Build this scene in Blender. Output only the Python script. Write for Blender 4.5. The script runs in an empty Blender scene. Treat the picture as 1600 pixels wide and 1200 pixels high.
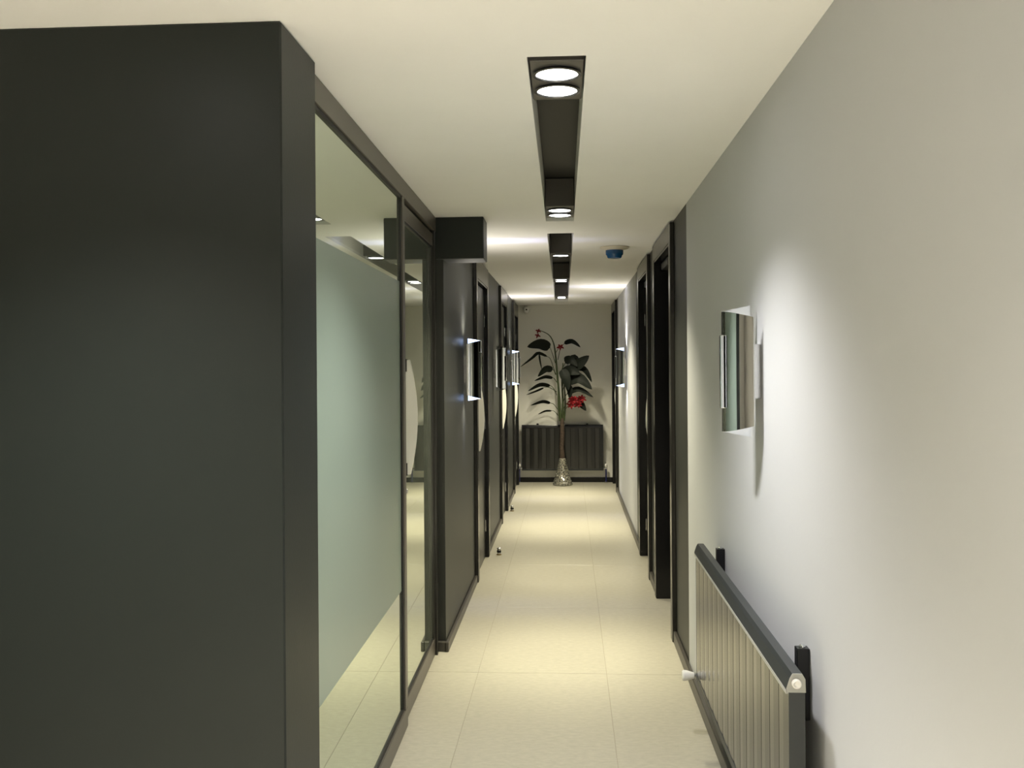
import bpy, bmesh, math, random
from mathutils import Vector, Matrix
random.seed(7)
S = bpy.context.scene
COL = S.collection
PI = math.pi

# ------------------------------------------------------------------ camera, world, exposure
F_PX, YAW, ROLL = 1480.0, math.atan(.0595), .007
cam_d = bpy.data.cameras.new('camera')
cam = bpy.data.objects.new('camera', cam_d); COL.objects.link(cam)
cam_d.sensor_width = 36.0; cam_d.lens = 36.0 * F_PX / 1600.0
cam_d.shift_y = -28.4 / 1600.0
cam_d.clip_start = .05; cam_d.clip_end = 60
fw = Vector((-math.sin(YAW), math.cos(YAW), 0)); rt = Vector((math.cos(YAW), math.sin(YAW), 0)); up = Vector((0, 0, 1))
cu = up * math.cos(ROLL) + rt * math.sin(ROLL); cr = rt * math.cos(ROLL) - up * math.sin(ROLL)
m = Matrix((cr, cu, -fw)).transposed().to_4x4(); m.translation = Vector((0, 0, 1.5))
cam.matrix_world = m
S.camera = cam
w = bpy.data.worlds.new('world'); S.world = w; w.use_nodes = True
w.node_tree.nodes['Background'].inputs[0].default_value = (.8, .85, 1, 1)
w.node_tree.nodes['Background'].inputs[1].default_value = .02
S.view_settings.view_transform = 'Standard'; S.view_settings.look = 'None'
S.view_settings.exposure = 1.02; S.view_settings.gamma = 1.0; S.view_settings.use_curve_mapping = False

NEAR_W, FAR_W, REAR_W, DISC = 46.0, 64.0, 168.0, 9.0      # downlight strengths
NEAR_C, FAR_C, REAR_C = (1, .97, .95), (1, .92, .68), (1, .94, .84)
H, XL, XR, YB = 2.28, -.655, .575, 12.2      # ceiling, left wall, right wall, end wall

# ------------------------------------------------------------------ materials
def mat(name, col, rough=.5, metal=0, spec=.5, coat=0, bump=0, bscale=60, var=0, vscale=3, emit=None, es=0, ior=1.5, stretch=(1, 1, 1), coat_rough=.05, randv=0):
    M = bpy.data.materials.new(name); M.use_nodes = True
    nt = M.node_tree; b = nt.nodes['Principled BSDF']
    b.inputs['Base Color'].default_value = (*col, 1); b.inputs['Roughness'].default_value = rough
    b.inputs['Metallic'].default_value = metal; b.inputs['Specular IOR Level'].default_value = spec
    b.inputs['Coat Weight'].default_value = coat; b.inputs['Coat Roughness'].default_value = coat_rough
    b.inputs['IOR'].default_value = ior
    if emit: b.inputs['Emission Color'].default_value = (*emit, 1); b.inputs['Emission Strength'].default_value = es
    if var or bump or randv:
        tc = nt.nodes.new('ShaderNodeTexCoord'); mp = nt.nodes.new('ShaderNodeMapping'); mp.inputs['Scale'].default_value = stretch
        nt.links.new(tc.outputs['Object'], mp.inputs[0])
    if var or randv:
        n = nt.nodes.new('ShaderNodeTexNoise'); n.inputs['Scale'].default_value = vscale; n.inputs['Detail'].default_value = 6; n.inputs['Roughness'].default_value = .65
        nt.links.new(mp.outputs[0], n.inputs['Vector'])
        r = nt.nodes.new('ShaderNodeMapRange'); r.inputs[1].default_value = .3; r.inputs[2].default_value = .7
        r.inputs[3].default_value = 1 - var; r.inputs[4].default_value = 1 + var
        nt.links.new(n.outputs[0], r.inputs[0]); src = r.outputs[0]
        if randv:
            oi = nt.nodes.new('ShaderNodeObjectInfo'); r2 = nt.nodes.new('ShaderNodeMapRange')
            r2.inputs[3].default_value = 1 - randv; r2.inputs[4].default_value = 1 + randv
            nt.links.new(oi.outputs['Random'], r2.inputs[0])
            mm = nt.nodes.new('ShaderNodeMath'); mm.operation = 'MULTIPLY'
            nt.links.new(src, mm.inputs[0]); nt.links.new(r2.outputs[0], mm.inputs[1]); src = mm.outputs[0]
        mx = nt.nodes.new('ShaderNodeVectorMath'); mx.operation = 'SCALE'; mx.inputs[0].default_value = col
        nt.links.new(src, mx.inputs['Scale']); nt.links.new(mx.outputs[0], b.inputs['Base Color'])
    if bump:
        n2 = nt.nodes.new('ShaderNodeTexNoise'); n2.inputs['Scale'].default_value = bscale; n2.inputs['Detail'].default_value = 4
        nt.links.new(mp.outputs[0], n2.inputs['Vector'])
        bp = nt.nodes.new('ShaderNodeBump'); bp.inputs['Strength'].default_value = bump; bp.inputs['Distance'].default_value = .002
        nt.links.new(n2.outputs[0], bp.inputs['Height']); nt.links.new(bp.outputs[0], b.inputs['Normal'])
    return M

M = {}
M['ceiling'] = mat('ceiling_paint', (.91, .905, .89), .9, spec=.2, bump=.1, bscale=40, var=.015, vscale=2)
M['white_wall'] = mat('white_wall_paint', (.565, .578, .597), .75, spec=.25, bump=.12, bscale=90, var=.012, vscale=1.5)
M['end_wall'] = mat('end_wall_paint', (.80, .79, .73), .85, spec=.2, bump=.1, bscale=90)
M['lobby'] = mat('lobby_wall_paint', (.42, .41, .38), .8, spec=.2)
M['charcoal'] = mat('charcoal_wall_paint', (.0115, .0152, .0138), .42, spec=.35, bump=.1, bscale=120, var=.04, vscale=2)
M['panel'] = mat('dark_wall_panel', (.032, .034, .030), .46, spec=.45, var=.04, vscale=3)
M['frame'] = mat('dark_door_frame', (.021, .020, .018), .23, spec=.5)
M['leaf'] = mat('dark_door_leaf', (.040, .039, .036), .30, spec=.5)
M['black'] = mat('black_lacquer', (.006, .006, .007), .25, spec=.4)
M['alu'] = mat('bronze_aluminium', (.105, .093, .078), .35, spec=.5)
M['gasket'] = mat('black_gasket', (.004, .004, .004), .5)
M['glass'] = mat('dark_green_glass', (.66, .74, .60), .015, spec=.5, metal=.88)
M['film'] = mat('frosted_film', (.25, .315, .26), .33, spec=.5, ior=1.5)
M['skirt'] = mat('dark_skirting', (.055, .050, .042), .35, spec=.5)
M['tile'] = mat('beige_floor_tile', (.405, .384, .312), .36, spec=.4, var=.10, vscale=42, stretch=(.65, 1.5, 1), bump=.04, bscale=70, randv=.02)
M['grout'] = mat('grout', (.36, .33, .27), .9)
M['trough'] = mat('black_trough_liner', (.016, .015, .013), .55)
M['trough_side'] = mat('pale_trough_side', (.80, .79, .75), .7)
M['module'] = mat('lamp_module_plate', (.07, .065, .058), .4, spec=.5)
M['ring'] = mat('lamp_ring', (.10, .10, .10), .25, metal=.8)
M['lamp'] = mat('lamp_lens', (1, 1, 1), .3, emit=(1, .98, .93), es=DISC)
M['chrome'] = mat('polished_chrome', (.80, .82, .84), .06, metal=1)
M['steel'] = mat('satin_steel', (.62, .62, .62), .22, metal=1)
M['led'] = mat('led_diffuser', (.6, .7, 1), .4, emit=(.42, .60, 1.0), es=1.5)  # emissive blue for the light falling on the sconces' back sheets
M['ivory'] = mat('ivory_handle', (.90, .885, .80), .35, spec=.5)
M['bracket'] = mat('dark_bracket', (.035, .035, .03), .4)
M['white_plastic'] = mat('white_plastic', (.80, .79, .76), .4)
M['cream'] = mat('cream_plastic', (.60, .56, .47), .4)
M['blue_plastic'] = mat('blue_plastic_cap', (.010, .075, .20), .25, spec=.6)
M['radiator'] = mat('anthracite_radiator', (.007, .0072, .0068), .24, spec=.5, coat=.3, coat_rough=.12, bump=.05, bscale=300, stretch=(1, 1, .02))
M['radiator_end'] = mat('radiator_end_paint', (.028, .032, .033), .45)
M['radiator_grey'] = mat('radiator_cap_grey', (.38, .38, .35), .35)
M['brass'] = mat('brass', (.45, .33, .15), .25, metal=1)
M['blue_pipe'] = mat('blue_pipe', (.012, .016, .10), .4)
M['foliage'] = mat('dark_leaf', (.0045, .0065, .004), .6, spec=.15, var=.3, vscale=20)
M['stem'] = mat('green_stem', (.030, .045, .012), .5, var=.2, vscale=30)
M['bark'] = mat('wrapped_trunk', (.055, .037, .025), .8, var=.7, vscale=60, bump=.8, bscale=80)
M['petal'] = mat('red_petal', (.17, .007, .010), .6, spec=.2, var=.2, vscale=30)
M['mosaic'] = mat('silver_mosaic', (.40, .40, .35), .18, metal=.85, var=.85, vscale=75, randv=.25)

# ------------------------------------------------------------------ mesh helpers
class MB:
    def __init__(s): s.bm = bmesh.new()
    def box(s, a, b, bev=0, seg=1):
        x0, x1 = sorted((a[0], b[0])); y0, y1 = sorted((a[1], b[1])); z0, z1 = sorted((a[2], b[2]))
        t = bmesh.new()
        v = [t.verts.new((x, y, z)) for x in (x0, x1) for y in (y0, y1) for z in (z0, z1)]
        for f in ((0, 1, 3, 2), (4, 6, 7, 5), (0, 4, 5, 1), (2, 3, 7, 6), (0, 2, 6, 4), (1, 5, 7, 3)): t.faces.new([v[i] for i in f])
        if bev: bmesh.ops.bevel(t, geom=t.edges[:], offset=bev, segments=seg, affect='EDGES', profile=.5)
        s._merge(t); return s
    def _merge(s, t):
        me = bpy.data.meshes.new('tmp'); t.to_mesh(me); t.free(); s.bm.from_mesh(me); bpy.data.meshes.remove(me)
    def prism(s, pts, axis, a, b):
        """polygon pts (2D) extruded along axis from a to b; 2D order: x:(y,z) y:(x,z) z:(x,y)"""
        def P(p, t): return {'x': (t, p[0], p[1]), 'y': (p[0], t, p[1]), 'z': (p[0], p[1], t)}[axis]
        A = [s.bm.verts.new(P(p, a)) for p in pts]; B = [s.bm.verts.new(P(p, b)) for p in pts]
        s.bm.faces.new(A); s.bm.faces.new(B[::-1]); n = len(pts)
        for i in range(n): s.bm.faces.new((A[i], B[i], B[(i + 1) % n], A[(i + 1) % n]))
        return s
    def lathe(s, prof, n=24, o=(0, 0, 0), axis='z', cap=True):
        def T(r, h, a):
            c, q = r * math.cos(a), r * math.sin(a)
            p = {'z': (c, q, h), 'y': (c, h, q), 'x': (h, c, q)}[axis]
            return (p[0] + o[0], p[1] + o[1], p[2] + o[2])
        R = [[s.bm.verts.new(T(r, h, 2 * PI * i / n)) for i in range(n)] for r, h in prof]
        for k in range(len(R) - 1):
            for i in range(n): s.bm.faces.new((R[k][i], R[k][(i + 1) % n], R[k + 1][(i + 1) % n], R[k + 1][i]))
        if cap: s.bm.faces.new(R[0]); s.bm.faces.new(R[-1][::-1])
        return s
    def tube(s, pts, rad, n=8):
        pts = [Vector(p) for p in pts]; R = []
        rad = rad if isinstance(rad, (list, tuple)) else [rad] * len(pts)
        for i, p in enumerate(pts):
            d = (pts[min(i + 1, len(pts) - 1)] - pts[max(i - 1, 0)]).normalized()
            u = d.orthogonal() if i == 0 else (u - d * u.dot(d))
            u.normalize(); v = d.cross(u)
            R.append([s.bm.verts.new(p + (u * math.cos(2 * PI * k / n) + v * math.sin(2 * PI * k / n)) * rad[i]) for k in range(n)])
        for k in range(len(R) - 1):
            for i in range(n): s.bm.faces.new((R[k][i], R[k][(i + 1) % n], R[k + 1][(i + 1) % n], R[k + 1][i]))
        s.bm.faces.new(R[0][::-1]); s.bm.faces.new(R[-1]); return s
    def poly(s, pts):
        s.bm.faces.new([s.bm.verts.new(p) for p in pts]); return s
    def grid(s, rows):
        R = [[s.bm.verts.new(p) for p in r] for r in rows]
        for a in range(len(R) - 1):
            for b in range(len(R[0]) - 1): s.bm.faces.new((R[a][b], R[a][b + 1], R[a + 1][b + 1], R[a + 1][b]))
        return s
    def build(s, name, material, parent=None, smooth=False, loc=None, solid=0):
        bmesh.ops.recalc_face_normals(s.bm, faces=s.bm.faces[:])
        me = bpy.data.meshes.new(name); s.bm.to_mesh(me); s.bm.free()
        me.materials.append(M[material])
        if smooth:
            for p in me.polygons: p.use_smooth = True
        o = bpy.data.objects.new(name, me); COL.objects.link(o)
        if parent: o.parent = parent
        if loc: o.location = loc
        if smooth and smooth != 'all':
            me.set_sharp_from_angle(angle=math.radians(40))
        if solid:
            md = o.modifiers.new('solid', 'SOLIDIFY'); md.thickness = solid; md.offset = 0
            es = o.modifiers.new('split', 'EDGE_SPLIT'); es.split_angle = math.radians(50)
        return o

def tag(o, label=None, cat=None, group=None, kind=None):
    if label: o['label'] = label
    if cat: o['category'] = cat
    if group: o['group'] = group
    if kind: o['kind'] = kind
    return o
def empty(name, loc, rz=0):
    o = bpy.data.objects.new(name, None); COL.objects.link(o); o.location = loc; o.rotation_euler = (0, 0, rz); o.empty_display_size = .1
    return o
def copy_tree(o, parent=None):
    c = o.copy(); COL.objects.link(c); c.parent = parent
    for ch in list(o.children): copy_tree(ch, c)
    return c
def struct(o, label, cat): return tag(o, label, cat, kind='structure')

# ------------------------------------------------------------------ floor: grout bed and single tiles
floor = MB().box((-4.1, -3.6, -.05), (2.3, 12.4, -.002)).build('floor', 'grout')
struct(floor, 'beige stone-look tile floor running down the corridor', 'floor')
TW, TL, GX, GY = .626, 1.2555, -.451, 4.62
tile_me = None
for k in range(-7, 7):
    y0 = GY + TL * k
    for c in range(-6, 4):
        x0 = GX + TW * c
        if not (-1 <= c <= 1 or (c < -1 and y0 < 2.1) or (c > 1 and 4.0 < y0 + TL and y0 < 7)): continue
        if tile_me is None:
            g = .0015
            t = MB().box((g, g, -.008), (TW - g, TL - g, 0), .0008).build('floor_tile', 'tile', floor, loc=(x0, y0, 0)); tile_me = t.data
        else:
            t = bpy.data.objects.new('floor_tile', tile_me); COL.objects.link(t); t.parent = floor; t.location = (x0, y0, 0)

# ------------------------------------------------------------------ ceiling with the two slots for the light troughs (and two over the lobby)
def slot(y0, y1, xc0, xc1, wd): return dict(y0=y0, y1=y1, xc0=xc0, xc1=xc1, w=wd)
SLOTS = [slot(2.392, 5.123, -.0245, -.040, .150), slot(5.597, 11.55, -.042, -.077, .156)]
LOBBY = [slot(-2.2, 1.62, -1.0, -1.0, .15), slot(-2.2, 1.0, -.02, -.02, .15)]
def slab(mb, quad):
    mb.prism(quad, 'z', H, H + .02)
cm = MB()
def ceil_strip(x0, x1, y0, y1, slots):
    ys = y0
    for s in sorted(slots, key=lambda s: s['y0']):
        if s['y0'] > ys: slab(cm, [(x0, ys), (x1, ys), (x1, s['y0']), (x0, s['y0'])])
        h = s['w'] / 2
        slab(cm, [(x0, s['y0']), (s['xc0'] - h, s['y0']), (s['xc1'] - h, s['y1']), (x0, s['y1'])])
        slab(cm, [(s['xc0'] + h, s['y0']), (x1, s['y0']), (x1, s['y1']), (s['xc1'] + h, s['y1'])])
        ys = s['y1']
    if y1 > ys: slab(cm, [(x0, ys), (x1, ys), (x1, y1), (x0, y1)])
ceil_strip(-.9, 2.3, 2.0, 12.4, SLOTS)
ceil_strip(-4.1, -.6, -3.6, 2.0, [LOBBY[0]])
ceil_strip(-.6, 2.3, -3.6, 2.0, [LOBBY[1]])
ceil_strip(-4.1, -.9, 2.0, 2.4, [])
ceiling = cm.build('ceiling', 'ceiling'); struct(ceiling, 'plain off-white plaster ceiling with long recessed light slots', 'ceiling')

# ------------------------------------------------------------------ recessed light troughs
def spot(name, parent, loc, power, color, size=112, blend=.85, rad=.045, rot=(0, 0, 0), scale=(1, 1, 1)):
    d = bpy.data.lights.new(name, 'SPOT'); d.energy = power; d.color = color; d.spot_size = math.radians(size); d.spot_blend = blend; d.shadow_soft_size = rad
    o = bpy.data.objects.new(name, d); COL.objects.link(o); o.parent = parent; o.location = loc; o.rotation_euler = rot; o.scale = scale
    return o
DEP = .155
def module(parent, y, n, x, wd, power, core, color):
    """one lamp module: black box filling the trough, plate almost flush with the ceiling, n round lamps"""
    ln = .165 * n + .03
    mo = MB().box((x - wd / 2 + .004, y - ln / 2, .012), (x + wd / 2 - .004, y + ln / 2, DEP - .004), .002).build('lamp_module', 'module', parent)
    for i in range(n):
        yy = y + (i - (n - 1) / 2) * .155
        MB().lathe([(.062, .0118), (.0655, .0085), (.0655, .0055), (.058, .0045), (.056, .0075), (.056, .0118)], 32, (x, yy, 0), cap=False).build('lamp_ring', 'ring', mo, True)
        MB().lathe([(.0005, .0068), (.035, .0068), (.055, .0085), (.055, .0115)], 32, (x, yy, 0), cap=True).build('lamp_lens', 'lamp', mo, True)
        if power:
            spot('downlight', mo, (x, yy, .001), power, color)
            spot('downlight_core', mo, (x, yy, .001), core, color, size=50, blend=1.0)
    return mo
def trough(s, label, mods, power_col):
    x0, x1, L = s['xc0'], s['xc1'], s['y1'] - s['y0']
    rz = -math.atan((x1 - x0) / L)
    t = empty('recessed_light_trough', (x0, s['y0'], H), rz)
    tag(t, label, 'ceiling light')
    wd = s['w']; h = wd / 2; T = .012
    MB().box((-h, 0, DEP), (h, L, DEP + T)).build('trough_top', 'trough', t)
    for sg in (-1, 1): MB().box((sg * h, -.0, .0205), (sg * (h + T), L, DEP + T)).build('trough_side', 'trough_side', t)
    MB().box((-h - T, -T, .0205), (h + T, 0, DEP + T)).build('trough_end', 'trough', t)
    MB().box((-h - T, L, .0205), (h + T, L + T, DEP + T)).build('trough_end', 'trough_side', t)
    for (yw, n, pw, cw, pc) in mods: module(t, yw - s['y0'], n, 0, wd, pw, cw, pc)
    return t
trough(SLOTS[0], 'short black recessed ceiling slot nearest the viewer with a pair of lamps at each end', [(2.645, 2, NEAR_W, 20.0, NEAR_C), (4.90, 2, FAR_W * .9, 44.0, FAR_C)], 0)
trough(SLOTS[1], 'long black recessed ceiling slot farther down the corridor with three lit lamp spots', [(6.80, 1, FAR_W, 50.0, FAR_C), (8.80, 2, FAR_W, 50.0, FAR_C), (11.0, 2, FAR_W, 50.0, FAR_C)], 0)
trough(LOBBY[0], 'black recessed ceiling slot over the lobby before the charcoal wall', [(1.40, 2, 75.0, 60.0, REAR_C), (-.6, 2, REAR_W, REAR_W, REAR_C)], 0)  # front pair makes the pool on the charcoal wall; rear pair is added fill
trough(LOBBY[1], 'black recessed ceiling slot behind the viewer in line with the corridor', [(.75, 2, 8.0, REAR_W * 3, REAR_C), (-1.9, 2, REAR_W, REAR_W, REAR_C)], 0)  # unseen slot added so its floor bounce lifts the near ceiling and right wall

# ------------------------------------------------------------------ walls
# doors: (near casing edge, far casing edge); casing 8 cm wide, opening between
LD = [(6.53, 7.50), (8.95, 9.86), (11.06, 11.99)]
RD = [(5.155, 6.215), (6.64, 7.58), (11.20, 12.14)]
CW, LT, RTOP = .085, 2.115, 2.165
def wall_segments(mb, xa, xb, y0, y1, doors, top):
    ys = y0
    for a, b in doors:
        mb.box((xa, ys, 0), (xb, a + CW, H)); mb.box((xa, a + CW, top), (xb, b - CW, H)); ys = b - CW
    mb.box((xa, ys, 0), (xb, y1, H))
wl = MB(); wall_segments(wl, XL, XL - .2, 4.97, 12.4, LD, LT)
struct(wl.build('wall_left', 'panel'), 'dark grey left corridor wall holding three dark doors', 'wall')
wr = MB()
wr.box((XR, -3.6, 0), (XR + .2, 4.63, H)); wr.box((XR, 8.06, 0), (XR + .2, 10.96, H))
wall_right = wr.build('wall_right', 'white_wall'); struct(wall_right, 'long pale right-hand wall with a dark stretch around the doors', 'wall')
p1 = MB(); wall_segments(p1, XR, XR + .2, 4.63, 8.06, RD[:2], RTOP); tag(p1.build('dark_panel', 'panel', wall_right), 'dark grey stretch of wall around two doors')
p2 = MB(); wall_segments(p2, XR, XR + .2, 10.96, 12.4, RD[2:], RTOP); tag(p2.build('dark_panel', 'panel', wall_right), 'dark grey stretch of wall at the corridor end')
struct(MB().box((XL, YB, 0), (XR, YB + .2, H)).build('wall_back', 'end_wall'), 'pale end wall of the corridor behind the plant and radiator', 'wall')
struct(MB().box((-4.1, 2.095, 0), (-.640, 2.385, H), .004).build('wall_front', 'charcoal'), 'big charcoal wall end filling the left of the view', 'wall')
struct(MB().box((-4.1, -3.8, 0), (XR + .2, -3.6, H)).build('wall_rear', 'lobby'), 'grey lobby wall behind the viewer', 'wall')
struct(MB().box((-4.3, -3.8, 0), (-4.1, 2.385, H)).build('wall_lobby', 'lobby'), 'grey lobby side wall out of view on the left', 'wall')
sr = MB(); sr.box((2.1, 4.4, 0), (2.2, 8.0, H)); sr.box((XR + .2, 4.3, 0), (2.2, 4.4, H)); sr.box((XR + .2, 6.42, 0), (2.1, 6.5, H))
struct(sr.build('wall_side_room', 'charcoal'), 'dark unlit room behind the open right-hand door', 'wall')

# bulkhead box hanging at the end of the glass wall
struct(MB().box((-.70, 4.925, 2.062), (-.437, 5.135, H), .004).build('trim_1', 'charcoal'), 'black box-shaped beam under the ceiling at the end of the glass wall', 'beam')

# skirting
def skirt(name, x, sg, runs, hh, label):
    mb = MB()
    for a, b in runs: mb.box((x, a, 0), (x + sg * .018, b, hh), .003)
    struct(mb.build(name, 'skirt'), label, 'baseboard')
ls = MB()
for a, b in ((4.94, LD[0][0]), (LD[0][1], LD[1][0]), (LD[1][1], LD[2][0])): ls.box((XL + .001, a, 0), (XL + .018, b, .052), .003)
ls.box((-.712, 4.945, 0), (XL + .001, 4.969, .052), .003)
struct(ls.build('baseboard_left', 'skirt'), 'low dark skirting along the left wall between the doors', 'baseboard')
skirt('baseboard_right', XR - .001, -1, [(-3.6, RD[0][0]), (RD[0][1], RD[1][0]), (RD[1][1], RD[2][0])], .062, 'low dark skirting along the right wall')
struct(MB().box((XL + .019, YB - .016, 0), (XR - .02, YB, .062), .003).build('baseboard_back', 'black'), 'black skirting under the end wall radiator', 'baseboard')

# ------------------------------------------------------------------ glass partition and glass door on the left
GA = math.atan(.009)
gp = empty('glass_partition', (-.666, 2.5, 0), GA)
struct(gp, 'large fixed dark-tinted glass panel in a bronze frame beside the charcoal wall', 'window'); gp.name = 'window_1'
MUL0, MUL1 = 1.37, 1.425      # mullion, in metres past Y=2.5
END0, END1 = 2.385, 2.43      # far post
FD = .06                      # frame depth
def gbox(name, material, parent, a, b, bev=.0015): return MB().box(a, b, bev).build(name, material, parent)
gbox('head_frame', 'alu', gp, (-FD, -.115, 2.205), (0, END1, H - .001))
gbox('bottom_frame', 'alu', gp, (-FD, -.115, 0), (0, MUL1, .082))
gbox('mullion', 'alu', gp, (-FD, MUL0, .082), (0, MUL1, 2.205))
gbox('end_post', 'frame', gp, (-FD, END0, 0), (0, END1, 2.205))
gbox('near_post', 'frame', gp, (-FD, -.115, .082), (0, -.06, 2.205))
gbox('gasket', 'gasket', gp, (-.03, MUL0 - .018, .082), (-.006, MUL0, 2.205), 0)
gbox('gasket', 'gasket', gp, (-.03, -.06, 2.192), (-.006, MUL0, 2.205), 0)
gbox('gasket', 'gasket', gp, (-.03, -.06, .082), (-.006, MUL0, .094), 0)
pane = tag(gbox('glass_pane', 'glass', gp, (-.022, -.06, .082), (-.012, MUL0 - .010, 2.2), 0), 'reflective dark green glass')
tag(gbox('frosted_film', 'film', pane, (-.0122, -.06, .58), (-.0113, MUL0 - .018, 1.85), 0), 'frosted film band across the middle of the glass')

def crescent_handle(parent, z, y, x, m, th=.024, hh=.245, bulge=.056):
    """ivory bow-shaped pull: flat edge towards the leaf, curved edge into the corridor; x is the leaf face, m the outward sign"""
    pts = [(x + m * .006, -hh + .052), (x + m * .014, -hh + .052), (x + m * .014, -hh)]
    n = 16
    for i in range(n + 1):
        t = -1 + 2 * i / n
        pts.append((x + m * (.024 + (bulge - .024) * (1 - t * t)), hh * t))
    pts += [(x + m * .014, hh), (x + m * .014, hh - .052), (x + m * .006, hh - .052)]
    hb = MB().prism([(p[0], p[1] + z) for p in pts], 'y', y - th / 2, y + th / 2)
    for vv in hb.bm.verts:      # wedge section: thick at the leaf, thin at the curved edge
        k = max(0, abs(vv.co.x - x) - .006) / (bulge - .006)
        vv.co.y = y + (vv.co.y - y) * (1.7 - 1.35 * k)
    bmesh.ops.triangulate(hb.bm, faces=[f for f in hb.bm.faces if len(f.verts) > 4])
    h = hb.build('handle', 'ivory', parent)
    tag(h, 'ivory bow-shaped pull handle')
    for s in (-1, 1):
        MB().box((x, y - .0215, z + s * (hh - .050)), (x + m * .0135, y + .0215, z + s * (hh + .004)), .001).build('handle_bracket', 'bracket', h)
gd = empty('door_1', (-.666 - .0126, 2.5, 0), GA); struct(gd, 'narrow tinted glass door with an ivory bow handle next to the fixed glass panel', 'door')
D0, D1 = MUL1 + .003, END0 - .003
gbox('door_top_rail', 'alu', gd, (-.045, D0, 2.125), (0, D1, 2.190)); gbox('door_bottom_rail', 'alu', gd, (-.045, D0, .004), (0, D1, .088))
gbox('door_stile', 'alu', gd, (-.045, D0, .088), (0, D0 + .03, 2.125)); gbox('door_stile', 'frame', gd, (-.045, D1 - .03, .088), (0, D1, 2.125))
gbox('gasket', 'gasket', gd, (-.03, D0 + .03, 2.113), (-.004, D1 - .03, 2.125), 0)
gbox('gasket', 'gasket', gd, (-.03, D0 + .03, .088), (-.004, D1 - .03, .098), 0)
tag(gbox('glass_pane', 'glass', gd, (-.022, D0 + .03, .088), (-.010, D1 - .03, 2.125), 0), 'reflective dark green glass')
crescent_handle(gd, 1.283, D0 + .10, -.010, 1)
MB().lathe([(.012, 0), (.012, .012), (.009, .016)], 16, (-.002, D0 + .016, .975), 'x').build('lock_cylinder', 'steel', gd, True)

# ------------------------------------------------------------------ solid doors
def solid_door(name, label, m, xw, y0, y1, top, rec, ctop, proud, handle_y=None, handle_z=1.135, is_open=False, closer=False):
    """m = +1 for the left wall (outward +x), -1 for the right wall"""
    d = empty(name, (xw, y0, 0)); struct(d, label, 'door')
    L = y1 - y0; o = m
    # casing
    for nm, a, b in (('casing_jamb', 0, CW), ('casing_jamb', L - CW, L)): MB().box((0, a, 0), (o * proud, b, ctop), .003).build(nm, 'frame', d)
    MB().box((0, CW, top), (o * proud, L - CW, ctop), .003).build('casing_head', 'frame', d)
    # lining of the reveal
    RD_ = .2
    for a, b in ((CW - .0, CW + .012), (L - CW - .012, L - CW)): MB().box((o * (proud - .003), a, 0), (-o * RD_, b, top)).build('jamb_lining', 'black', d)
    MB().box((o * (proud - .003), CW + .012, top - .012), (-o * RD_, L - CW - .012, top)).build('head_lining', 'black', d)
    a, b = CW + .014, L - CW - .014
    lx = o * (proud - rec)
    if is_open:
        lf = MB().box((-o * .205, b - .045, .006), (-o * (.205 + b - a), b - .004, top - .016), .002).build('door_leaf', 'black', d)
        MB().lathe([(.011, b - .046), (.011, b - .052), (.007, b - .054)], 14, (-o * .30, 0, .72), 'y').build('lock_cylinder', 'steel', lf, True)
    else:
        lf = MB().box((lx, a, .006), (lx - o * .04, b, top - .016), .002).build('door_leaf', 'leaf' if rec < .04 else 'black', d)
        if handle_y is not None: crescent_handle(lf, handle_z, handle_y, lx, o)
        # hinges
        for hz in (.25, 1.05, 1.85): MB().lathe([(.006, hz - .045), (.006, hz + .045)], 10, (lx + o * .004, b - .006, 0)).build('hinge', 'steel', lf, True)
    if closer:
        MB().box((-o * .02, L * .5, top - .062), (-o * .06, L - CW - .05, top - .018), .004).build('door_closer', 'bracket', d)
    return d
solid_door('door_2', 'dark grey door nearest in the left wall, just beyond the black beam', 1, XL, *LD[0], LT, .030, 2.262, .025, handle_y=.25)
solid_door('door_3', 'middle of the three dark grey doors in the left wall', 1, XL, *LD[1], LT, .030, 2.262, .025, handle_y=.25)
solid_door('door_4', 'farthest dark grey door in the left wall beside the end wall', 1, XL, *LD[2], LT, .030, 2.262, .025, handle_y=.25)
solid_door('door_5', 'open black doorway nearest in the right wall', -1, XR, *RD[0], RTOP, .05, 2.270, .024, is_open=True, closer=True)
solid_door('door_6', 'second black doorway in the right wall with a pale pull handle', -1, XR, *RD[1], RTOP, .055, 2.270, .024, handle_y=.17, handle_z=1.13, closer=True)
solid_door('door_7', 'far black door in the right wall beside the end wall', -1, XR, *RD[2], RTOP, .055, 2.270, .024, handle_y=.17, handle_z=1.13)

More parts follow.
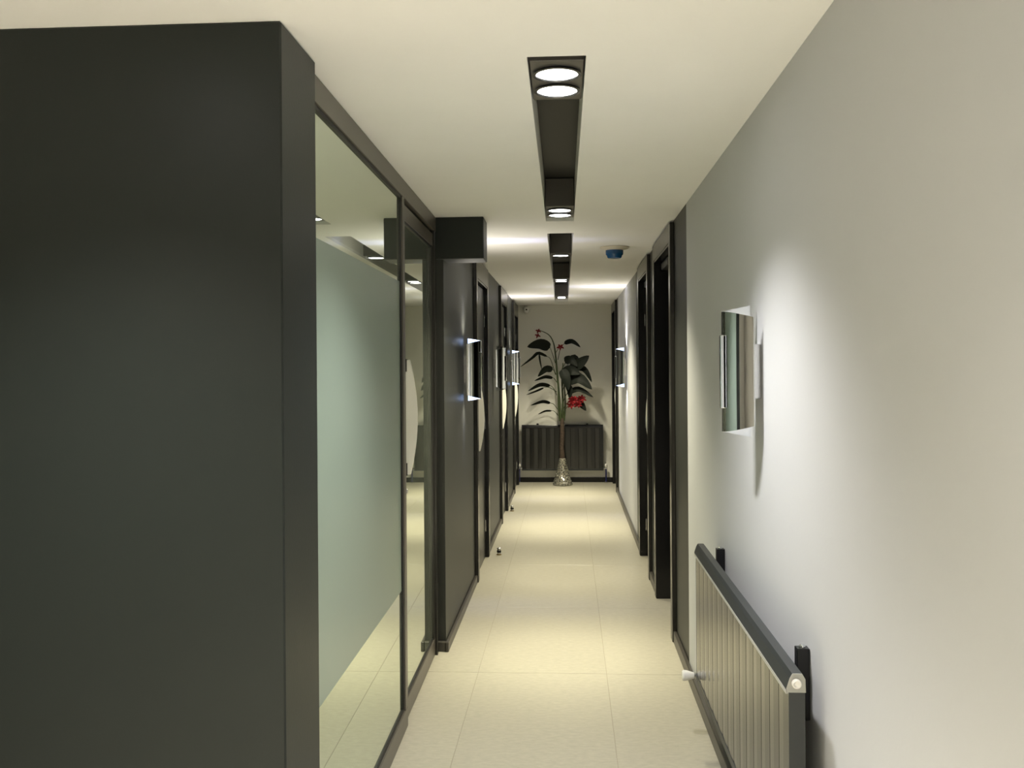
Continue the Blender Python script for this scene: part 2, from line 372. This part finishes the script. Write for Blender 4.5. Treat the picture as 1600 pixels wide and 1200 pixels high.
# ------------------------------------------------------------------ wall sconces
def sconce(m, x, y, lit, label, z=1.478):
    """local x points out of the wall (times m); near sheet curved and shorter, far sheet flat and taller"""
    s = empty('wall_sconce', (x, y, z)); tag(s, label, 'wall lamp', 'chrome wall sconces')
    n = 14; rows = []
    for k in range(n + 1):
        a = PI / 2 * k / n; px = .026 + .082 * math.sin(a); py = .04 - .09 * math.cos(a); zt = .160 + .022 * math.sin(a)
        rows.append([(m * px, py, zt * q) for q in (-1, -.5, 0, .5, 1)])
    sh = MB().grid(rows).build('shade', 'chrome', s, 'all', solid=.002); tag(sh, 'curved mirror chrome sheet')
    MB().prism([(m * .022, -.200), (m * .108, -.183), (m * .108, .183), (m * .022, .200)], 'y', .041, .044).build('back_sheet', 'chrome', s)
    b = MB().box((0, -.012, -.082), (m * .030, .030, .082), .002).build('wall_mount', 'steel', s)
    MB().box((m * .106, .006, -.110), (m * .117, .030, .110), .002).build('front_bar', 'chrome', s)
    for q in (-1, 1):
        if lit:
            MB().prism([(m * .024, q * .196), (m * .024, q * .157), (m * .100, q * .176), (m * .102, q * .182)], 'y', .036, .040).build('led_diffuser', 'led', s)  # glowing triangle stands in for the back sheet's blue-lit inner face
            sp = spot('sconce_beam', s, (m * .05, .0, q * .185), 6.5, (.40, .46, 1.0), size=100, blend=1.0, rad=.008, rot=(0 if q < 0 else PI, m * q * .30, 0), scale=(1, .26, 1))
            spot('sconce_glow', s, (m * .06, .0, q * .186), 8.0 if q > 0 else 4.0, (1, .93, .80), size=150, blend=1.0, rad=.03, rot=(0 if q < 0 else PI, m * q * .25, 0))  # broad warm fill added at the lit sconces to brighten the ceiling
    return s
sconce(1, XL, 5.90, True, 'chrome wall lamp lit blue, nearest on the left wall before the first dark door')
sconce(1, XL, 8.25, False, 'unlit chrome wall lamp on the left wall between the first and middle dark doors')
sconce(1, XL, 10.62, True, 'chrome wall lamp on the left wall before the farthest dark door')
sconce(-1, XR, 2.88, False, 'large unlit chrome wall lamp on the pale right wall above the near radiator')
sconce(-1, XR, 9.40, True, 'small lit chrome wall lamp on the pale wall between the right-hand doors')

# ------------------------------------------------------------------ radiators
def radiator(name, label, n, pitch, z0, z1, loc, rz, rim='radiator_grey', head='radiator_end'):
    """local: x along the length, front face at y=0, back at y=+.036"""
    r = empty(name, loc, rz); tag(r, label, 'radiator')
    L = n * pitch
    for i in range(n):
        x0 = i * pitch
        pr = [(x0 + .001, .030), (x0 + .001, .003), (x0 + .003, .0005), (x0 + pitch * .5, -.0010), (x0 + pitch - .003, .0005), (x0 + pitch - .001, .003), (x0 + pitch - .001, .030)]
        MB().prism(pr, 'z', z0 + .022, z1 - .040).build('radiator_panel', 'radiator', r)
    MB().box((0.002, .008, z0 + .02), (L - .002, .032, z1 - .04)).build('core', 'gasket', r)
    prof = [(.038, z1 - .042), (-.004, z1 - .042), (-.006, z1 - .034), (.002, z1 - .010), (.008, z1), (.030, z1), (.037, z1 - .012)]
    MB().prism(prof, 'x', -.001, L + .001).build('top_header', head, r)
    MB().box((-.001, -.0065, z1 - .046), (L + .001, -.001, z1 - .038)).build('header_rim', rim, r)
    MB().prism([(.036, z0), (-.002, z0), (-.002, z0 + .022), (.036, z0 + .022)], 'x', 0, L).build('bottom_header', 'radiator_end', r)
    for x in (-.0, L):
        sg = -1 if x == 0 else 1
        MB().box((x, .0, z0), (x + sg * .0025, .036, z1 - .042)).build('end_panel', 'radiator_end', r)
        c = MB().prism([(p[0] * .98 + .0003, p[1]) for p in prof], 'x', x, x + sg * .004).build('end_cap', 'radiator_grey', r)
        MB().lathe([(.0105, x + sg * .004), (.0105, x + sg * .012), (.008, x + sg * .014), (.004, x + sg * .010)], 18, (0, .016, z1 - .021), 'x').build('plug', 'white_plastic', c, True)
    return r, L
# near radiator on the right wall: rotated so that local x runs towards the viewer
r1, L1 = radiator('panel_radiator', 'anthracite panel radiator at the right edge, mounted low on the pale wall', 15, .1037, .275, .803, (.490, 3.722, 0), -PI / 2)
# local y points to +X (wall)
def bracket(r, x, z, depth):
    b = MB().box((x - .014, depth - .030, z - .16), (x + .014, depth, z + .012), .001); b.box((x - .010, .036, z - .15), (x + .010, depth - .030, z - .12))
    o = b.build('wall_bracket', 'black', r); MB().lathe([(.008, z + .012), (.008, z + .017), (.004, z + .020)], 14, (x, depth - .015, 0)).build('bracket_bolt', 'chrome', o, True)
bracket(r1, L1 - .16, .803, .084); bracket(r1, .16, .803, .084)
v = MB().box((-.042, .006, .268), (0, .030, .292), .003); v.lathe([(.011, -.006), (.011, .008)], 16, (-.030, 0, .280), 'y')
v = v.build('valve', 'steel', r1, True)
MB().lathe([(.010, -.004), (.013, -.012), (.020, -.036), (.021, -.048), (.016, -.053)], 20, (-.030, 0, .280), 'y').build('thermostat_head', 'white_plastic', v, True)
MB().tube([(-.034, .024, .280), (-.034, .045, .280), (-.034, .083, .280)], .007).build('pipe', 'white_plastic', v, True)
MB().tube([(L1 - .03, .024, .276), (L1 - .03, .030, .2), (L1 - .03, .036, .002)], .007).build('pipe', 'white_plastic', r1, True)
# far radiator on the end wall, facing the viewer
r2, L2 = radiator('panel_radiator', 'black panel radiator on the end wall behind the tall plant', 10, .1035, .158, .742, (-.600, YB - .088, 0), 0, 'black', 'black')
bracket(r2, .2, .742, .085); bracket(r2, L2 - .2, .742, .085)
for x, sg in ((0, -1), (L2, 1)):
    v = MB().lathe([(.009, x + sg * .003), (.009, x + sg * .03), (.014, x + sg * .032), (.014, x + sg * .05)], 14, (0, .018, .185), 'x').build('valve', 'steel', r2, True)
    MB().lathe([(.012, .200), (.017, .207), (.017, .235), (.011, .242)], 14, (x + sg * .036, .018, 0)).build('valve_cap', 'white_plastic', v, True)
    MB().tube([(x + sg * .036, .018, .18), (x + sg * .036, .018, .05), (x + sg * .036, .018, .002)], .010).build('pipe', 'blue_pipe', v, True)
    MB().lathe([(.020, .001), (.020, .012), (.013, .016)], 14, (x + sg * .036, .018, 0)).build('pipe_collar', 'steel', v, True)

# ------------------------------------------------------------------ smoke detector and wall sensor
sd = empty('smoke_detector', (.309, 6.29, H)); tag(sd, 'round cream ceiling detector with a blue cap', 'smoke detector')
MB().lathe([(.097, -.0005), (.098, -.006), (.092, -.011), (.062, -.018), (.058, -.022)], 36).build('base_plate', 'cream', sd, True)
MB().lathe([(.058, -.0205), (.059, -.030), (.058, -.048), (.050, -.056), (.047, -.068), (.040, -.074)], 32).build('cap', 'blue_plastic', sd, True)
ws = empty('motion_sensor', (-.535, YB, 2.225)); tag(ws, 'small white round sensor high on the end wall', 'sensor')
MB().lathe([(.036, -.001), (.036, -.018), (.030, -.022)], 24, axis='y').build('sensor_base', 'white_plastic', ws, True)
MB().lathe([(.040, -.022), (.044, -.04), (.042, -.062), (.030, -.074), (.012, -.079)], 24, (.004, 0, -.006), axis='y').build('sensor_head', 'white_plastic', ws, True)
MB().lathe([(.011, -.0795), (.009, -.083)], 14, (.004, 0, -.006), axis='y').build('sensor_eye', 'black', ws, True)
MB().tube([(-.03, -.02, .01), (-.065, -.03, .02), (-.075, -.02, .045), (-.06, -.005, .054)], .006).build('cable', 'white_plastic', ws, True)

# ------------------------------------------------------------------ door stops
def door_stop(x, y, label):
    d = empty('door_stop', (x, y, 0)); tag(d, label, 'door stop', 'floor door stops')
    MB().lathe([(.021, 0.0005), (.021, .006), (.015, .009)], 18).build('foot', 'brass', d, True)
    MB().lathe([(.013, .008), (.013, .044), (.017, .048), (.017, .054), (.011, .058)], 18).build('post', 'steel', d, True)
    MB().lathe([(.0155, .018), (.0175, .021), (.0175, .034), (.0155, .037)], 18).build('rubber_ring', 'black', d, True)
door_stop(-.560, 7.50, 'small metal door stop on the floor in front of the nearest left door')
door_stop(-.590, 9.76, 'small metal door stop on the floor by the middle left door')

# ------------------------------------------------------------------ vase and artificial plant
VX, VY, U = -.082, 11.90, .00806
vs = empty('vase', (VX, VY, 0)); tag(vs, 'flared silver mosaic vase standing before the end radiator', 'vase')
prof = [(.118, .004), (.121, .012), (.112, .035), (.095, .09), (.075, .16), (.062, .22), (.052, .27), (.044, .315), (.040, .335)]
MB().lathe([(r - .004, h) for r, h in prof] + [(.034, .335), (.034, .25)], 28).build('vase_body', 'grout', vs, True)
chip_me = MB().box((-.008, -.0015, -.008), (.008, .0015, .008), .0008).build('mosaic_chip', 'mosaic'); cmesh = chip_me.data; bpy.data.objects.remove(chip_me)
cb = bmesh.new()
for j in range(15):
    z = .016 + j * .0216
    for q in range(len(prof) - 1):
        if prof[q][1] <= z <= prof[q + 1][1]:
            f = (z - prof[q][1]) / (prof[q + 1][1] - prof[q][1]); R = prof[q][0] * (1 - f) + prof[q + 1][0] * f
            sl = (prof[q + 1][0] - prof[q][0]) / (prof[q + 1][1] - prof[q][1])
    k = max(9, int(2 * PI * R / .021))
    for i in range(k):
        a = 2 * PI * (i + .5 * (j % 2)) / k + random.uniform(-.05, .05)
        tr = Matrix.Translation((R * math.cos(a), R * math.sin(a), z)) @ Matrix.Rotation(a + PI / 2, 4, 'Z') @ Matrix.Rotation(math.atan(sl) + random.uniform(-.45, .45), 4, 'X') @ Matrix.Rotation(random.uniform(-.5, .5), 4, 'Y') @ Matrix.Rotation(random.uniform(-.4, .4), 4, 'Z') @ Matrix.Diagonal((random.uniform(.9, 1.2), 1.6, random.uniform(.9, 1.25), 1))
        t = cmesh.copy(); t.transform(tr); cb.from_mesh(t); bpy.data.meshes.remove(t)
o = MB(); o.bm.free(); o.bm = cb
o = o.build('mosaic_chips', 'mosaic', vs); o['kind'] = 'stuff'

pl = empty('artificial_plant', (VX, VY, .30)); tag(pl, 'tall artificial plant with dark leaves and red flowers rising from the vase', 'plant')
Z0 = -.30
def P(u, v, y=0): return (u * U, y, -v * U + Z0)      # sketch units: right of the stem, below the top
MB().tube([P(0, -41, 0), P(-1, -60, .005), P(0, -80, 0), P(0, -104, 0)], [.033, .028, .030, .024], 10).build('trunk', 'bark', pl, True)
def stem(pts, r0, r1, name='stem', material='stem'):
    # smooth through points
    pts = [Vector(P(*p)) for p in pts]; out = []
    for i in range(len(pts) - 1):
        p0, p1, p2, p3 = pts[max(i - 1, 0)], pts[i], pts[i + 1], pts[min(i + 2, len(pts) - 1)]
        for k in range(5):
            t = k / 5; out.append(.5 * ((2 * p1) + (-p0 + p2) * t + (2 * p0 - 5 * p1 + 4 * p2 - p3) * t * t + (-p0 + 3 * p1 - 3 * p2 + p3) * t ** 3))
    out.append(pts[-1]); n = len(out)
    return MB().tube(out, [r0 + (r1 - r0) * i / (n - 1) for i in range(n)], 7).build(name, material, pl, True)
stem([(-2, -100, 0), (-4, -130, .01), (-7, -170, .02), (-10, -205, .01), (-13, -222, 0), (-20, -234, -.02), (-34, -241, -.05)], .017, .004)
stem([(1, -100, 0), (1, -130, -.02), (0, -165, -.03), (2, -190, -.02)], .015, .006)
stem([(3, -100, .0), (5, -125, .02), (4, -150, .03), (2, -180, .04)], .012, .005)
stem([(-4, -100, -.01), (-6, -125, -.03), (-6, -155, -.05)], .010, .004)
def leaf(pts, width, face=.6, material='foliage', name='leaf', fold=.25):
    """blade along 3+ sketch points (u, v, y); face: how much the blade turns its flat side to the viewer"""
    Pn = [Vector(P(*p)) for p in pts]; n = 10; rows = []
    def ev(t):
        f = t * (len(Pn) - 1); i = min(int(f), len(Pn) - 2); f -= i
        p0, p1, p2, p3 = Pn[max(i - 1, 0)], Pn[i], Pn[i + 1], Pn[min(i + 2, len(Pn) - 1)]
        return .5 * ((2 * p1) + (-p0 + p2) * f + (2 * p0 - 5 * p1 + 4 * p2 - p3) * f * f + (-p0 + 3 * p1 - 3 * p2 + p3) * f ** 3)
    w = width * U / 2
    for k in range(n + 1):
        t = k / n; c = ev(t); d = (ev(min(t + .02, 1)) - ev(max(t - .02, 0))).normalized()
        sv = d.cross(Vector((0, 1, 0))); sv.normalize()
        side = (sv * face + Vector((0, 1, 0)) * math.sqrt(max(0, 1 - face * face))).normalized()
        nn = d.cross(side)
        hw = w * 1.80 * t ** .55 * (1 - t) ** .95 + .0008
        rows.append([c - side * hw + nn * hw * fold, c - side * hw * .5 + nn * hw * fold * .35, c, c + side * hw * .5 + nn * hw * fold * .35, c + side * hw + nn * hw * fold])
    return MB().grid(rows).build(name, material, pl, 'all', solid=.0025)
def pleaf(st, pts, width, face=.6, **k):
    stem(st + [pts[0]], .005, .003, 'petiole'); return leaf(pts, width, face, **k)
# left side, top to bottom
pleaf([(-10, -190, 0), (-15, -206, -.03)], [(-18, -214, -.04), (-33, -220, -.10), (-53, -215, -.14)], 26, .95)
pleaf([(-10, -172, 0), (-17, -195, -.04)], [(-22, -200, -.05), (-36, -206, -.09), (-46, -198, -.12), (-64, -184, -.16)], 9, .75)
leaf([(-35, -204, -.09), (-34, -194, -.09), (-31, -180, -.08)], 6, .6)
pleaf([(-9, -172, 0), (-12, -178, -.03)], [(-14, -180, -.04), (-25, -181, -.07), (-37, -169, -.09)], 17, .9)
pleaf([(-8, -160, 0), (-12, -166, -.02)], [(-14, -167, -.03), (-26, -169, -.10), (-42, -163, -.16)], 10, .75)
pleaf([(-8, -140, 0), (-14, -152, -.04)], [(-18, -155, -.05), (-34, -157, -.12), (-52, -147, -.18)], 12, .75)
pleaf([(-8, -145, .02), (-20, -152, .0)], [(-28, -152, -.04), (-40, -147, -.08), (-55, -141, -.10)], 6, .7)
pleaf([(-7, -118, 0), (-13, -126, -.04)], [(-18, -128, -.06), (-30, -131, -.11), (-48, -125, -.15)], 10, .75)
pleaf([(-6, -108, 0), (-12, -115, -.03)], [(-16, -116, -.04), (-26, -116, -.08), (-37, -111, -.11)], 6, .7)
# right side
pleaf([(-6, -195, 0), (-2, -212, -.02)], [(4, -220, -.04), (16, -223, -.08), (29, -214, -.11)], 12, .9)
pleaf([(0, -180, 0), (6, -192, -.03)], [(4, -193, -.05), (14, -194, -.10), (24, -184, -.14)], 20, .95)
pleaf([(0, -165, 0), (8, -176, -.06)], [(14, -180, -.08), (28, -189, -.12), (42, -201, -.13)], 26, .95)
pleaf([(0, -160, 0), (12, -178, -.03)], [(16, -182, -.05), (34, -180, -.10), (46, -160, -.13)], 15, .9)
pleaf([(0, -150, 0), (2, -168, -.05)], [(2, -172, -.08), (14, -178, -.13), (28, -172, -.16)], 26, .95)
pleaf([(0, -140, 0), (4, -158, -.06)], [(6, -160, -.09), (26, -166, -.15), (46, -149, -.20)], 27, .95)
pleaf([(0, -150, 0), (2, -160, -.08)], [(0, -180, -.12), (6, -166, -.16), (10, -148, -.17)], 24, .95)
pleaf([(2, -130, 0), (6, -140, -.05)], [(8, -142, -.07), (26, -149, -.13), (48, -137, -.18)], 14, .85)
pleaf([(2, -150, 0), (6, -156, -.04)], [(8, -156, -.10), (12, -148, -.12), (12, -134, -.12)], 15, .95)
pleaf([(2, -160, 0), (6, -175, .05)], [(10, -190, .05), (20, -198, .02), (28, -186, -.02)], 16, .9)
pleaf([(2, -118, 0), (6, -126, -.04)], [(14, -131, -.06), (26, -129, -.09), (37, -116, -.11)], 20, .95)
# red flowers: clusters of petals
def flower(cx, cy, y, n, rad, size):
    for i in range(n):
        a = 2 * PI * i / n + .4; r = rad * (.35 + .65 * random.random())
        u0, v0 = cx + math.cos(a) * r * .3, cy + math.sin(a) * r * .3; u1, v1 = cx + math.cos(a) * (r + size), cy + math.sin(a) * (r + size) * .8
        leaf([(u0, v0, y), ((u0 + u1) / 2, (v0 + v1) / 2 - 1, y - .02), (u1, v1, y - .015)], size * .9, .9, 'petal', 'petal', .3)
flower(-2, -214, -.06, 5, 2, 5); flower(-36, -239, -.05, 4, 1, 4); flower(-37, -232, -.05, 4, 1, 4)
flower(18, -132, -.10, 8, 4, 7); flower(30, -134, -.11, 7, 3, 6); flower(14, -124, -.10, 6, 3, 5); flower(25, -125, -.11, 6, 3, 5)
stem([(-10, -205, 0), (-6, -211, -.03), (-3, -214, -.05)], .004, .003, 'petiole')
stem([(2, -112, 0), (8, -122, -.05), (18, -130, -.08)], .005, .003, 'petiole')
